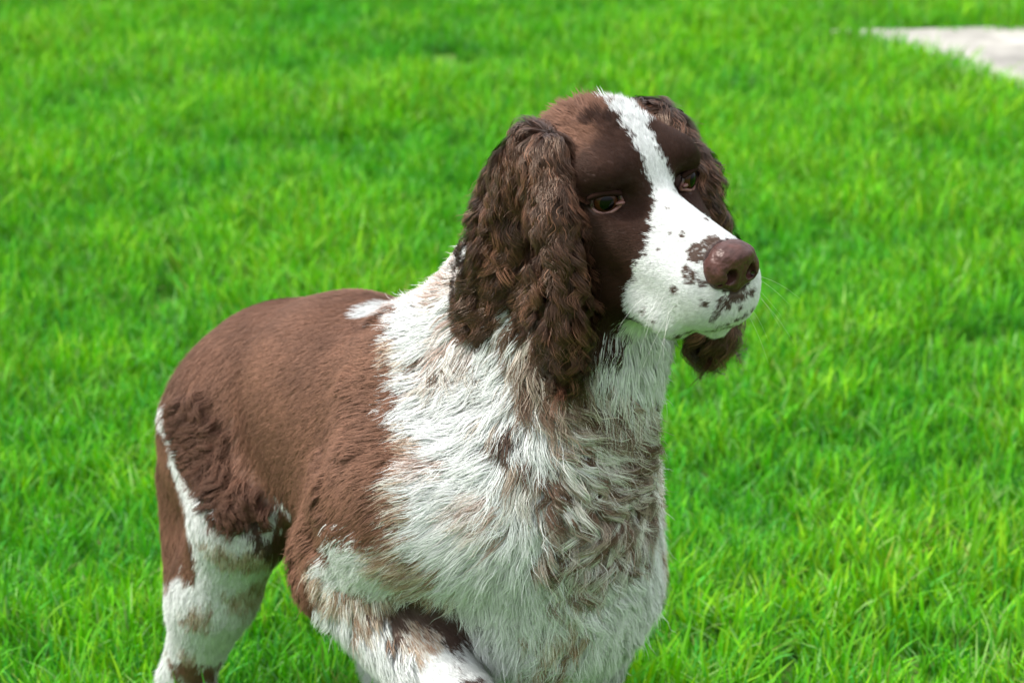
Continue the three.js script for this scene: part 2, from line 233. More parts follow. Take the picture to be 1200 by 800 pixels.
// each row: where it was seen, the way the hair lies (degrees, 0 right, 90 down), length in mm, curl
const SEEN = {
  B: [[696, 120, 0, 17, 0], [705, 128, 0, 13, 0], [680, 135, 0, 19, 0], [655, 135, 0, 20, 0], [640, 160, 0, 18, 0], [670, 165, 0, 14, 0], [690, 160, 0, 11, 0], [752, 119, 0, 14, 0], [764, 124, 0, 12, 0], [665, 190, 0, 12, 0], [400, 356, 170, 14, 0], [424, 378, 170, 15, 0], [428, 345, 172, 12, 0], [420, 360, 170, 13, 0], [456, 378, 172, 18, 0], [375, 352, 172, 13, 0], [320, 352, 165, 13, 0], [270, 380, 150, 13, 0], [235, 425, 125, 14, 0], [215, 462, 110, 18, 0.2], [300, 430, 150, 13, 0], [360, 420, 150, 14, 0],
    [410, 410, 150, 15, 0], [255, 470, 130, 14, 0], [330, 500, 140, 13, 0], [400, 500, 140, 14, 0], [350, 570, 125, 13, 0], [400, 575, 130, 15, 0], [305, 555, 120, 13, 0], [343, 615, 110, 12, 0],
    [432, 470, 170, 24, 0], [437, 430, 170, 20, 0], [430, 540, 165, 20, 0], [425, 605, 140, 18, 0], [448, 600, 150, 22, 0], [380, 640, 120, 18, 0.1], [357, 668, 110, 20, 0.2], [452, 505, 172, 24, 0], [470, 490, 172, 26, 0], [474, 548, 172, 26, 0], [462, 440, 172, 22, 0], [464, 580, 165, 24, 0], [456, 412, 172, 20, 0], [478, 520, 172, 24, 0],
    [460, 612, 160, 22, 0], [196, 550, 110, 16, 0.1], [194, 520, 110, 16, 0.1], [203, 600, 100, 16, 0], [210, 640, 100, 18, 0], [200, 620, 100, 16, 0], [206, 565, 100, 16, 0], [212, 592, 100, 16, 0], [218, 630, 100, 16, 0], [225, 665, 100, 18, 0], [446, 392, 172, 20, 0], [270, 545, 115, 16, 0.2],
    [220, 782, 100, 18, 0], [372, 700, 100, 24, 0.2], [452, 480, 174, 26, 0], [458, 545, 172, 26, 0], [199, 575, 105, 16, 0]],
  C: [[212, 494, 115, 25, 0.9], [218, 505, 120, 25, 0.9], [236, 520, 120, 25, 0.9], [212, 478, 120, 25, 0.9], [240, 515, 120, 25, 0.9], [262, 550, 115, 25, 0.9], [285, 580, 115, 25, 0.9], [310, 605, 110, 25, 0.9], [222, 480, 120, 25, 0.9], [329, 630, 100, 14, 0], [226, 535, 110, 25, 0.9], [246, 565, 115, 25, 0.9], [272, 592, 115, 25, 0.9]],
  D: [[700, 142, 0, 12, 0], [680, 200, 0, 9, 0], [715, 170, 0, 8, 0], [742, 190, 0, 7, 0], [752, 222, 0, 6, 0], [758, 250, 0, 6, 0], [747, 282, 0, 7, 0], [728, 315, 0, 8, 0], [715, 345, 0, 9, 0],
    [730, 162, 0, 9, 0], [716, 143, 0, 10, 0], [680, 200, 0, 9, 0], [715, 170, 0, 8, 0], [742, 190, 0, 7, 0], [752, 222, 0, 6, 0], [758, 250, 0, 6, 0], [747, 282, 0, 7, 0], [728, 315, 0, 8, 0], [715, 345, 0, 9, 0],
    [700, 290, 0, 9, 0], [690, 240, 0, 9, 0], [705, 215, 0, 6, 0], [768, 138, 0, 10, 0], [776, 155, 0, 8, 0], [786, 178, 0, 6, 0], [785, 165, 0, 8, 0], [795, 195, 0, 6, 0], [808, 232, 0, 6, 0], [812, 190, 0, 7, 0], [695, 370, 100, 14, 0],
    [730, 265, 0, 7, 0], [700, 325, 0, 9, 0], [826, 240, 0, 7, 0], [752, 252, 0, 6, 0], [744, 268, 0, 6, 0]],
  K: [[484, 700, 50, 18, 0], [500, 712, 50, 18, 0], [470, 712, 50, 20, 0], [455, 705, 60, 20, 0], [462, 735, 60, 18, 0], [520, 735, 45, 14, 0], [603, 518, 110, 24, 0], [601, 503, 110, 24, 0], [296, 612, 100, 14, 0], [308, 632, 100, 20, 0.3], [528, 755, 45, 12, 0]],
  W: [[440, 362, 172, 18, 0], [482, 375, 186, 34, 0], [495, 400, 186, 36, 0], [515, 385, 170, 40, 0], [494, 430, 185, 36, 0], [498, 455, 178, 36, 0], [500, 470, 165, 40, 0.1], [545, 465, 165, 42, 0.1], [585, 450, 150, 40, 0.1],
    [520, 500, 172, 42, 0.1], [560, 510, 170, 42, 0.1], [515, 520, 176, 38, 0.1], [585, 550, 165, 44, 0.1], [540, 560, 170, 44, 0.1], [518, 570, 172, 38, 0.1], [520, 600, 172, 42, 0.1], [560, 625, 160, 45, 0.1],
    [515, 636, 168, 38, 0.1], [545, 660, 150, 45, 0.1], [590, 640, 130, 48, 0.2], [620, 600, 100, 45, 0.2], [650, 640, 80, 48, 0.3], [600, 690, 95, 50, 0.3], [650, 690, 95, 52, 0.3], [580, 720, 95, 50, 0.3], [690, 690, 70, 48, 0.4],
    [640, 745, 110, 50, 0.4], [700, 740, 100, 45, 0.3], [740, 700, 70, 45, 0.2], [745, 640, 70, 42, 0.2], [722, 775, 100, 40, 0.2], [755, 600, 75, 40, 0.2], [740, 425, 95, 40, 0.1], [775, 430, 95, 42, 0.1], [765, 470, 95, 40, 0.2], [640, 515, 70, 44, 0.3], [583, 505, 160, 40, 0.1], [622, 510, 90, 44, 0.2], [604, 550, 110, 44, 0.2], [600, 482, 130, 40, 0.1], [580, 530, 160, 42, 0.1],
     [600, 770, 100, 50, 0.3], [672, 785, 100, 45, 0.3],
    [400, 668, 160, 26, 0.1], [425, 655, 160, 30, 0.1], [445, 675, 160, 30, 0.1], [540, 765, 45, 11, 0], [515, 765, 60, 13, 0], [555, 790, 45, 10, 0], [440, 745, 75, 30, 0.2], [385, 708, 110, 34, 0.2], [398, 738, 105, 44, 0.3], [425, 772, 98, 46, 0.3], [452, 793, 95, 44, 0.3], [410, 715, 95, 36, 0.2], [460, 775, 70, 26, 0.2],
    [500, 790, 60, 16, 0],
    [202, 500, 110, 14, 0], [206, 522, 110, 14, 0], [217, 548, 110, 15, 0], [231, 575, 110, 16, 0], [247, 600, 110, 17, 0], [258, 620, 105, 17, 0], [275, 622, 105, 17, 0], [283, 632, 100, 17, 0.2], [245, 662, 100, 17, 0.1], [312, 612, 80, 17, 0.2], [240, 680, 100, 17, 0.1], [275, 680, 100, 17, 0.1], [265, 720, 100, 17, 0.1],
    [215, 700, 105, 17, 0.1], [235, 745, 100, 17, 0.1], [205, 760, 110, 17, 0.1], [192, 790, 110, 17, 0.1], [210, 735, 105, 17, 0.1], [250, 770, 95, 17, 0.1],
    [722, 120, 0, 12, 0], [735, 133, 0, 10, 0], [747, 150, 0, 8, 0], [758, 170, 0, 7, 0], [766, 188, 0, 6, 0], [775, 208, 0, 6, 0], [784, 228, 0, 6, 0], [796, 246, 0, 5, 0], [775, 250, 0, 6, 0], [820, 262, 0, 5, 0], [845, 276, 0, 5, 0], [870, 284, 0, 5, 0],
    [775, 285, 0, 6, 0], [800, 300, 0, 5, 0], [760, 318, 0, 7, 0], [790, 335, 0, 6, 0], [750, 350, 0, 8, 0], [780, 375, 0, 7, 0], [820, 365, 0, 6, 0], [745, 378, 0, 11, 0], [800, 392, 0, 9, 0], [830, 385, 0, 7, 0], [880, 350, 0, 5, 0], [870, 372, 0, 6, 0], [800, 268, 0, 5, 0]],
  T: [[415, 690, 70, 24, 0.1], [440, 695, 60, 22, 0], [425, 715, 65, 24, 0.1], [385, 685, 120, 24, 0.1], [480, 660, 165, 34, 0.1], [470, 640, 165, 32, 0], [475, 745, 60, 18, 0], [500, 750, 60, 15, 0], [490, 560, 172, 32, 0], [496, 588, 172, 34, 0], [480, 610, 168, 30, 0], [505, 655, 165, 36, 0.1],
    [264, 645, 100, 17, 0.1], [215, 770, 100, 16, 0.1], [284, 700, 100, 17, 0.1], [228, 722, 100, 17, 0.1], [292, 652, 100, 17, 0.1], [492, 520, 174, 30, 0], [480, 425, 174, 26, 0], [640, 770, 110, 45, 0.4], [660, 730, 110, 45, 0.3]],
  P: [[495, 335, 215, 40, 0.1], [515, 345, 210, 42, 0.1], [515, 320, 225, 40, 0.1], [490, 350, 205, 36, 0], [530, 400, 120, 40, 0.1], [500, 440, 160, 38, 0.1], [470, 345, 195, 28, 0], [560, 590, 165, 42, 0.1], [520, 540, 170, 40, 0.1], [585, 610, 160, 42, 0.1]],
  R: [[690, 478, 40, 60, 0.7], [718, 540, 50, 60, 0.9], [652, 560, 90, 54, 0.9], [745, 612, 80, 46, 0.6], [640, 440, 70, 60, 0.4], [660, 462, 40, 62, 0.5], [752, 505, 70, 52, 0.6], [735, 515, 50, 56, 0.8], [765, 545, 75, 48, 0.5], [700, 520, 30, 60, 0.8], [597, 492, 120, 36, 0.1], [612, 542, 110, 36, 0.1], [700, 580, 80, 56, 1], [660, 625, 100, 50, 0.8], [535, 428, 50, 36, 0.2], [740, 575, 70, 52, 0.8]],
  G: [[725, 480, 60, 56, 0.6], [765, 490, 80, 48, 0.4], [700, 460, 60, 54, 0.4], [655, 480, 40, 62, 0.5], [680, 500, 30, 64, 0.6], [655, 520, 55, 60, 0.6], [690, 530, 35, 62, 0.9], [680, 560, 90, 60, 1], [720, 560, 60, 60, 0.9], 
    [660, 590, 100, 58, 1], [700, 600, 100, 58, 1], [735, 590, 75, 52, 0.7], [685, 625, 95, 52, 0.8], [530, 425, 40, 40, 0.2], [515, 425, 40, 36, 0.2], [675, 660, 90, 48, 0.4], [620, 560, 100, 44, 0.3], [760, 520, 80, 45, 0.5], [520, 450, 150, 36, 0.1]],
  // half and half where white and brown hairs mingle along the face
};
const eyeBall = (p) => { for (const e of EYES) if (p.distanceTo(e.c.clone().addScaledVector(e.out, 0.004)) < 0.0137) return true; return false; };
function strike(px, py) { // first meeting of a sight line with the dog's skin
  const d = sight(px, py), p = EYE.clone().addScaledVector(d, 1.6);
  for (let i = 0; i < 160; i++) { const v = bodyAll(p.x, p.y, p.z); if (v < 0.0004) return p; if (p.distanceTo(EYE) > 3.6) return null; p.addScaledVector(d, Math.max(0.0004, v * 0.8)); }
  return p;
}
const marks = [];
{
  const g = V(0, 0, 0);
  for (const key of KEYS) for (const [x, y, ang, len, curl] of SEEN[key] ?? []) {
    const p = strike(x, y); if (!p) continue;
    bodyGrid.grad(p, g);
    const onHead = toHead(p)[0] > -0.14 && ang === 0, a = ang * Math.PI / 180;
    const q = meetPlane(x + 6 * Math.cos(a), y + 6 * Math.sin(a), p, g.dot(sight(x, y)) < -0.25 ? g : sight(x, y).multiplyScalar(-1).lerp(g, 0.4).normalize());
    const dir = q.sub(p); dir.addScaledVector(g, -dir.dot(g)).normalize();
    marks.push({ p, dir, len: len / 1000, curl, key: KEYS.indexOf(key), head: onHead });
    // the far side of the dog, which the photograph does not show, mirrors the near one
    const axis = onHead ? HS : RIGHT, base = onHead ? E : O, side = p.clone().sub(base).dot(axis);
    if (side > 0.015) {
      const m = p.clone().addScaledVector(axis, -2 * side), n = V(0, 0, 0); bodyGrid.grad(m, n);
      if (n.dot(EYE.clone().sub(m).normalize()) < 0.1) marks.push({ p: m, dir: dir.clone().addScaledVector(axis, -2 * dir.dot(axis)), len: len / 1000, curl, key: KEYS.indexOf(key), head: onHead });
    }
  }
}
const spots = [[792, 339, 4.6], [757, 363, 3.2], [769, 374, 2.6], [803, 275, 2.6], [830, 258, 2.6], [788, 274, 1.6], [775, 292, 2.0], [808, 318, 5], [814, 326, 6], [815, 300, 4.5], [822, 290, 3], [828, 332, 3.5], [830, 355, 3.4], [795, 358, 1.4], [806, 312, 3], [840, 282, 4.5], [828, 288, 4], [850, 352, 5], [860, 345, 6], [845, 362, 4], [870, 344, 5], [880, 340, 4], [838, 371, 3], [816, 294, 7], [834, 284, 6], [822, 300, 6], [846, 380, 3.2], [855, 377, 3.4], [865, 372, 3.4], [874, 367, 3.2], [882, 361, 3], [868, 358, 2.6], [856, 356, 3],
  [786, 244, 2], [560, 795, 7], [535, 781, 3.5], [545, 797, 6]].map(([x, y, r]) => ({ p: strike(x, y), r: r * 0.95e-3 })).filter((q) => q.p);
for (const m of [1, -1]) for (let k = 0; k <= 12; k++) { const t = k / 12, q = H(0.116 - 0.085 * t * t - 0.012 * t, -0.0855 - 0.014 * t, m * (0.004 + 0.026 * Math.sqrt(t))), n = V(0, 0, 0); for (let j = 0; j < 5; j++) { bodyGrid.grad(q, n); q.addScaledVector(n, -bodyAll(q.x, q.y, q.z)); } spots.push({ p: q, r: 0.0032 }); }
const NK = KEYS.length, DARK = KEYS.map((k) => 'BCD'.includes(k));
function groom(p, n) {
  const n1 = (k) => 0.0075 * noise3(p.x * 60 + k, p.y * 60, p.z * 60 - k) + 0.004 * noise3(p.x * 170, p.y * 170 + k, p.z * 170), wx = p.x + n1(0), wy = p.y + n1(9), wz = p.z + n1(21);
  const head = p.distanceTo(E) < 0.12, jig = head ? 0.22 : 1;
  const qx = p.x + (wx - p.x) * jig, qy = p.y + (wy - p.y) * jig, qz = p.z + (wz - p.z) * jig;
  const brown = [0, 0, 0]; let bs = 1e-12; const share = new Float64Array(NK), dir = V(0, 0, 0); let sum = 0, sum2 = 0, len = 0, curl = 0, hd = 0;
  for (const m of marks) {
    const d2 = (qx - m.p.x) ** 2 + (qy - m.p.y) ** 2 + (qz - m.p.z) ** 2 + 4e-6, w4 = 1 / (d2 * d2);
    const ws = Math.pow(w4, m.head ? 1.35 : 1.7); if (m.key < 4 && DARK[m.key]) { const c = PAINT[KEYS[m.key]][0]; for (let i = 0; i < 3; i++) brown[i] += c[i] * w4; bs += w4; } share[m.key] += ws; sum2 += ws; dir.addScaledVector(m.dir, m.head ? 0 : w4); len += m.len * w4; curl += m.curl * w4; sum += w4; if (m.head) hd += w4;
  }
  len /= sum; curl /= sum; hd /= sum;
  let rest = 0; for (let i = 0; i < NK; i++) { share[i] = Math.max(0, share[i] / sum2 - 0.1); rest += share[i]; } for (let i = 0; i < NK; i++) share[i] /= rest;
  dir.divideScalar(sum);
  if (hd > 0.02) { // face: from the nose backwards, fanning over cheek and crown
    const [f, u, s] = toHead(p);
    const back = HF.clone().multiplyScalar(-1).addScaledVector(HS, Math.sign(s) * 0.35 * smooth(0.0, 0.03, Math.abs(s))).addScaledVector(HU, u > 0.0 ? 0.35 : -0.35 * smooth(0, 0.03, -u) - 0.5 * smooth(0.05, 0.08, -u));
    dir.addScaledVector(back.normalize(), hd);
  }
  dir.addScaledVector(n, -dir.dot(n)).normalize();
  for (const q of spots) if (p.distanceToSquared(q.p) < q.r * q.r * (1 + 0.35 * noise3(p.x * 400, p.y * 400, p.z * 400))) { share.fill(0); share[KEYS.indexOf('K')] = 0.9; share[KEYS.indexOf('W')] = 0.1; }
  for (let i = 0; i < 3; i++) brown[i] /= bs;
  return { dir, len, curl, share, head: hd, brown };
}
function pick(share) { let t = rnd(); for (let i = 0; i < NK; i++) { t -= share[i]; if (t <= 0) return i; } return 0; }
const shade = (c, v) => [c[0] * v, c[1] * v, c[2] * v];

// ---------------------------------------------------------------- hair: tapering ribbons, each with a rounded normal
class Hair {
  constructor(cap, o = O) { this.o = o; this.p = new Float32Array(cap * 3); this.n = new Float32Array(cap * 3); this.c = new Float32Array(cap * 3); this.i = new Uint32Array(cap * 3); this.nv = 0; this.ni = 0; }
  room(k) {
    if ((this.nv + k) * 3 > this.p.length) for (const a of ['p', 'n', 'c']) { const b = new Float32Array(this.p.length * 2 + k * 3); b.set(this[a]); this['_' + a] = b; }
    if (this._p) for (const a of ['p', 'n', 'c']) { this[a] = this['_' + a]; this['_' + a] = null; }
    if (this.ni + k * 6 > this.i.length) { const b = new Uint32Array(this.i.length * 2 + k * 6); b.set(this.i); this.i = b; }
  }
  vert(x, y, z, nx, ny, nz, c) { const o = this.nv * 3, { p, n, c: k } = this; p[o] = x - this.o.x; p[o + 1] = y - this.o.y; p[o + 2] = z - this.o.z; n[o] = nx; n[o + 1] = ny; n[o + 2] = nz; k[o] = c[0]; k[o + 1] = c[1]; k[o + 2] = c[2]; return this.nv++; }
  // pts: flat xyz list of n points; out: the side that faces away from the skin
  strand(pts, n, out, width, color, tip) {
    this.room(2 * n);
    let pl = -1, pr = -1;
    for (let k = 0; k < n; k++) {
      const a = Math.max(0, k - 1) * 3, b = Math.min(n - 1, k + 1) * 3, o = k * 3;
      let tx = pts[b] - pts[a], ty = pts[b + 1] - pts[a + 1], tz = pts[b + 2] - pts[a + 2]; const tl = 1 / (Math.hypot(tx, ty, tz) + 1e-12); tx *= tl; ty *= tl; tz *= tl;
      let wx = ty * out.z - tz * out.y, wy = tz * out.x - tx * out.z, wz = tx * out.y - ty * out.x; const wl = 1 / (Math.hypot(wx, wy, wz) + 1e-9); wx *= wl; wy *= wl; wz *= wl;
      const nx = wy * tz - wz * ty, ny = wz * tx - wx * tz, nz = wx * ty - wy * tx, t = k / (n - 1), hw = width * 0.5 * (1 - 0.75 * t * t);
      const c = tip ? [color[0] + (tip[0] - color[0]) * t, color[1] + (tip[1] - color[1]) * t, color[2] + (tip[2] - color[2]) * t] : color;
      if (k === n - 1) { const v = this.vert(pts[o], pts[o + 1], pts[o + 2], nx, ny, nz, c); this.i[this.ni++] = pl; this.i[this.ni++] = pr; this.i[this.ni++] = v; break; }
      const q = 0.55, l = this.vert(pts[o] - wx * hw, pts[o + 1] - wy * hw, pts[o + 2] - wz * hw, nx * 0.83 - wx * q, ny * 0.83 - wy * q, nz * 0.83 - wz * q, c), r = this.vert(pts[o] + wx * hw, pts[o + 1] + wy * hw, pts[o + 2] + wz * hw, nx * 0.83 + wx * q, ny * 0.83 + wy * q, nz * 0.83 + wz * q, c);
      if (k) { const I = this.i; I[this.ni++] = pl; I[this.ni++] = pr; I[this.ni++] = r; I[this.ni++] = pl; I[this.ni++] = r; I[this.ni++] = l; }
      pl = l; pr = r;
    }
  }
  geometry() {
    const g = new THREE.BufferGeometry(), A = (a) => new THREE.BufferAttribute(a.slice(0, this.nv * 3), 3);
    g.setAttribute('position', A(this.p)); g.setAttribute('normal', A(this.n)); g.setAttribute('color', A(this.c)); g.setIndex(new THREE.BufferAttribute(this.i.slice(0, this.ni), 1)); return g;
  }
}
const _g = V(0, 0, 0), _d = V(0, 0, 0), _a = V(0, 0, 0), _p = V(0, 0, 0), _t = V(0, 0, 0);
// the middle line of a lock: follows the skin, droops, then waves
function guide(p0, n0, dir, o) {
  const pts = new Float32Array((o.n + 1) * 3), step = o.L / o.n, ph = 7 * noise3(p0.x * 22, p0.y * 22, p0.z * 22) + rr(-1, 1) * (o.jitter ?? 0.7), lam = (o.lam ?? 0.024) * rr(0.85, 1.2), amp = (o.curl ?? 0) * (o.amp ?? 0.0042) * rr(0.6, 1.3), spin = noise3(p0.x * 14, p0.y * 14, p0.z * 14) < 0 ? -1 : 1;
  _p.copy(p0); _g.copy(n0);
  const D0 = dir.clone();
  for (let k = 0; k <= o.n; k++) {
    const t = k / o.n;
    if (k) {
      const sd = o.grid.at(_p.x, _p.y, _p.z);
      if (sd < 0.03) o.grid.grad(_p, _g);
      _t.copy(D0).addScaledVector(_g, -D0.dot(_g) * 0.9); _t.y -= (o.fall ?? 0) * t; _t.normalize();
      const lift = o.lift * (1 - 0.75 * t);
      _d.copy(_t).multiplyScalar(Math.cos(lift)).addScaledVector(_g, Math.sin(lift)).normalize();
      _p.addScaledVector(_d, step);
      const after = o.grid.at(_p.x, _p.y, _p.z), least = o.least * Math.min(1, t * 3);
      if (after < least) _p.addScaledVector(_g, least - after);
    } else _d.copy(D0);
    pts[k * 3] = _p.x; pts[k * 3 + 1] = _p.y; pts[k * 3 + 2] = _p.z;
    if (amp && k) {
      _a.copy(_g).cross(_d).normalize();
      const ramp = amp * Math.min(1, t * 2.2), w = ph + spin * 6.283 * t * o.L / lam, mod = 0.65 + 0.7 * Math.abs(noise3(p0.x * 60 + 3 * t, p0.y * 60, p0.z * 60 + ph)), s = (Math.sin(w) + 0.35 * Math.sin(1.7 * w + ph)) * ramp * mod, c = (Math.cos(w) + 0.6) * ramp * 0.6;
      pts[k * 3] += _a.x * s + _g.x * c; pts[k * 3 + 1] += _a.y * s + _g.y * c; pts[k * 3 + 2] += _a.z * s + _g.z * c;
    }
  }
  return pts;
}
function lock(hair, p0, n0, dir, o, colors) {
  const G = guide(p0, n0, dir, o), n = o.n, side = _a.copy(n0).cross(dir).normalize().clone(), pts = new Float32Array((n + 1) * 3), base = colors();
  for (let s = 0; s < o.count; s++) {
    const a = rnd() * 6.283, r = o.radius * Math.sqrt(rnd()), u = Math.cos(a) * r, v = Math.sin(a) * r, f = rr(0.62, 1), b = V(gauss(), gauss(), gauss()).multiplyScalar(o.L * (o.frizz ?? 0.08) * (rnd() < 0.05 ? 3.5 : 1)), depth = (rnd() - 0.5) * o.radius * (o.deep ?? 0.6);
    for (let k = 0; k <= n; k++) {
      const t = k / n, gf = t * f * n, i = Math.min(n - 1, gf | 0), w = gf - i, keep = 1 - o.clump * t, t2 = t * t;
      for (let c = 0; c < 3; c++) {
        const S = c === 0 ? side.x : c === 1 ? side.y : side.z, T = c === 0 ? dir.x : c === 1 ? dir.y : dir.z, N = c === 0 ? n0.x : c === 1 ? n0.y : n0.z, q = c === 0 ? b.x : c === 1 ? b.y : b.z;
        pts[k * 3 + c] = G[i * 3 + c] * (1 - w) + G[i * 3 + 3 + c] * w + (S * u + T * v + N * depth * t) * keep + q * t2;
      }
    }
    const k = rr(0.8, 1.2), [c0, c1] = rnd() < o.mingle ? colors() : base;
    hair.strand(pts, n + 1, n0, o.width * rr(0.75, 1.25), shade(c0, k), c1 && shade(c1, k));
  }
}
const triangles = (geo, each) => {
  const P = geo.attributes.position.array, N = geo.attributes.normal.array, I = geo.index.array, c = V(0, 0, 0), n = V(0, 0, 0), a = V(0, 0, 0), b = V(0, 0, 0);
  for (let t = 0; t < I.length; t += 3) {
    const i = I[t] * 3, j = I[t + 1] * 3, k = I[t + 2] * 3;
    a.set(P[j] - P[i], P[j + 1] - P[i + 1], P[j + 2] - P[i + 2]); b.set(P[k] - P[i], P[k + 1] - P[i + 1], P[k + 2] - P[i + 2]); const area = a.cross(b).length() / 2;
    c.set((P[i] + P[j] + P[k]) / 3, (P[i + 1] + P[j + 1] + P[k + 1]) / 3, (P[i + 2] + P[j + 2] + P[k + 2]) / 3); n.set(N[i] + N[j] + N[k], N[i + 1] + N[j + 1] + N[k + 1], N[i + 2] + N[j + 2] + N[k + 2]).normalize();
    each(area, c, n, (out) => { let u = rnd(), v = rnd(); if (u + v > 1) { u = 1 - u; v = 1 - v; } return out.set(P[i] + (P[j] - P[i]) * u + (P[k] - P[i]) * v, P[i + 1] + (P[j + 1] - P[i + 1]) * u + (P[k + 1] - P[i + 1]) * v, P[i + 2] + (P[j + 2] - P[i + 2]) * u + (P[k + 2] - P[i + 2]) * v); });
  }
};
const mottle = (p) => 1 + 0.22 * noise3(p.x * 34, p.y * 34, p.z * 34) + 0.12 * noise3(p.x * 95, p.y * 95, p.z * 95);
const tone = (key, g) => { if (DARK[key]) return g.brown; const list = PAINT[KEYS[key]]; return list[(rnd() * list.length) | 0]; };

const dog = tag(new THREE.Group(), 'brown and white spaniel with long curly ears stepping across the lawn', 'dog');
dog.name = 'dog'; dog.position.copy(O); scene.add(dog);
const local = (g) => g.translate(-O.x, -O.y, -O.z);

// skin, tinted as the coat above it
{
  const P = skin.attributes.position, N = skin.attributes.normal, C = new Float32Array(P.count * 3), p = V(0, 0, 0), n = V(0, 0, 0);
  for (let i = 0; i < P.count; i++) {
    p.fromBufferAttribute(P, i); n.fromBufferAttribute(N, i); const g = groom(p, n);
    for (let k = 0; k < NK; k++) { const list = PAINT[KEYS[k]]; for (let c = 0; c < 3; c++) for (const q of DARK[k] ? [g.brown] : list) C[i * 3 + c] += g.share[k] * q[c] / (DARK[k] ? 1 : list.length); }
    if (p.distanceTo(NOSE) < 0.023) { C[i * 3] = 0.03; C[i * 3 + 1] = 0.012; C[i * 3 + 2] = 0.01; }
    if (eyeBall(p)) { C[i * 3] = 0.05; C[i * 3 + 1] = 0.026; C[i * 3 + 2] = 0.02; }
  }
  skin.setAttribute('color', new THREE.BufferAttribute(C, 3));
}
mesh('body', local(skin.clone()), new THREE.MeshStandardMaterial({ vertexColors: true, roughness: 0.85 }), dog);

const hairMaterial = new THREE.MeshPhysicalMaterial({ name: 'hair', vertexColors: true, roughness: 0.31, specularIntensity: 1, specularColor: new THREE.Color(1, 0.76, 0.58), side: THREE.DoubleSide });
const coatMaterial = new THREE.MeshPhysicalMaterial({ name: 'coat', vertexColors: true, roughness: 0.6, specularIntensity: 0.45, specularColor: new THREE.Color(1, 0.82, 0.7), side: THREE.DoubleSide });
if (FUR) {
  // the short coat: thousands of small tufts of a few kinds, each laid along the coat
  const ZERO = V(0, 0, 0), kinds = [];
  for (let v = 0; v < 8; v++) {
    const h = new Hair(400, ZERO), up = V(0, 1, 0);
    for (let s = 0; s < 12; s++) {
      const a = rnd() * 6.283, r = 0.24 * Math.sqrt(rnd()), x0 = Math.cos(a) * r, z0 = Math.sin(a) * r, L = rr(0.65, 1.05), lift = rr(0.06, 0.26), by = gauss() * 0.13, bz = gauss() * 0.16, k = rr(0.84, 1.16), pts = [];
      for (let j = 0; j <= 3; j++) { const t = j / 3; pts.push(x0 + L * t * (0.94 - 0.08 * t), -0.04 + L * lift * t * (1.15 - 0.55 * t) + by * t * t, z0 + bz * t * t); }
      h.strand(pts, 4, up, rr(0.03, 0.048), [k, k, k]);
    }
    kinds.push({ g: h.geometry(), m: [], c: [] });
  }
  const long = new Hair(900000), p = V(0, 0, 0), q = V(0, 0, 0), side = V(0, 0, 0), M = new THREE.Matrix4();
  triangles(skin, (area, c, n, at) => {
    if (c.y < -0.02) return;
    const face = n.dot(q.copy(EYE).sub(c).normalize()), g = groom(c, n), L = g.len;
    let many = face < -0.25 ? 0.25 : 1; if (c.y < 0.1) many *= 0.35;
    const isLong = L > 0.021, width = 0.00062, count = 20, cover = 6.5;
    let k = isLong ? area * cover * many / (count * width * L * 0.5) : area * 5.5 * many / (0.25 * L * L);
    k = Math.floor(k) + (rnd() < k % 1 ? 1 : 0);
    for (; k > 0; k--) {
      at(p);
      if (eyeBall(p) || p.distanceTo(NOSE) < 0.0222 || earAt(p) < 0.002) continue;
      const crown = g.head * smooth(0.035, 0.055, toHead(p)[1]);
      const dir = g.dir.clone().addScaledVector(V(gauss(), gauss(), gauss()), isLong ? 0.16 : 0.14 + 0.4 * crown); dir.addScaledVector(n, -dir.dot(n)).normalize();
      const mo = mottle(p), color = () => { const key = pick(g.share); return shade(tone(key, g), rr(0.85, 1.15) * (DARK[key] ? mo : 1)); };
      if (isLong) {
        lock(long, p, n, dir, { L: L * rr(0.8, 1.35), n: 6 + (g.curl > 0.35 ? 4 : 0), lift: 0.2, least: 0.002 + 0.006 * rnd(), fall: 0.3, curl: g.curl + 0.15, lam: 0.014 + 0.45 * L, amp: 0.0035 + 0.105 * L, count, radius: 0.0062 - 0.002 * Math.min(1, g.curl), clump: 0.15 + 0.52 * Math.min(1, g.curl), frizz: 0.08, width, mingle: 0.3 - 0.22 * Math.min(1, g.curl), grid: bodyGrid }, () => [color()]);
      } else {
        const s = L * rr(0.75, 1.25) * (1 + 0.3 * crown * rnd()), tilt = crown * rr(-0.15, 0.65) + 0.25 * g.curl * gauss(), up = n.clone().multiplyScalar(Math.cos(tilt)).addScaledVector(dir, -Math.sin(tilt)), fw = dir.clone().multiplyScalar(Math.cos(tilt)).addScaledVector(n, Math.sin(tilt));
        side.copy(fw).cross(up); const kind = kinds[(rnd() * kinds.length) | 0], w = p.sub(O);
        M.makeBasis(fw.multiplyScalar(s), up.multiplyScalar(s), side.multiplyScalar(s)).setPosition(w); kind.m.push(M.clone()); kind.c.push(color()); p.add(O);
      }
    }
  });
  let total = 0;
  for (const { g, m, c } of kinds) {
    const im = new THREE.InstancedMesh(g, coatMaterial, m.length); im.name = 'short_coat'; im.castShadow = im.receiveShadow = true; im.userData.kind = 'stuff'; total += m.length;
    m.forEach((X, i) => { im.setMatrixAt(i, X); im.setColorAt(i, new THREE.Color().setRGB(...c[i])); }); dog.add(im);
  }
  tag(mesh('long_feathering', long.geometry(), coatMaterial, dog), 0, 0, 'stuff');
}

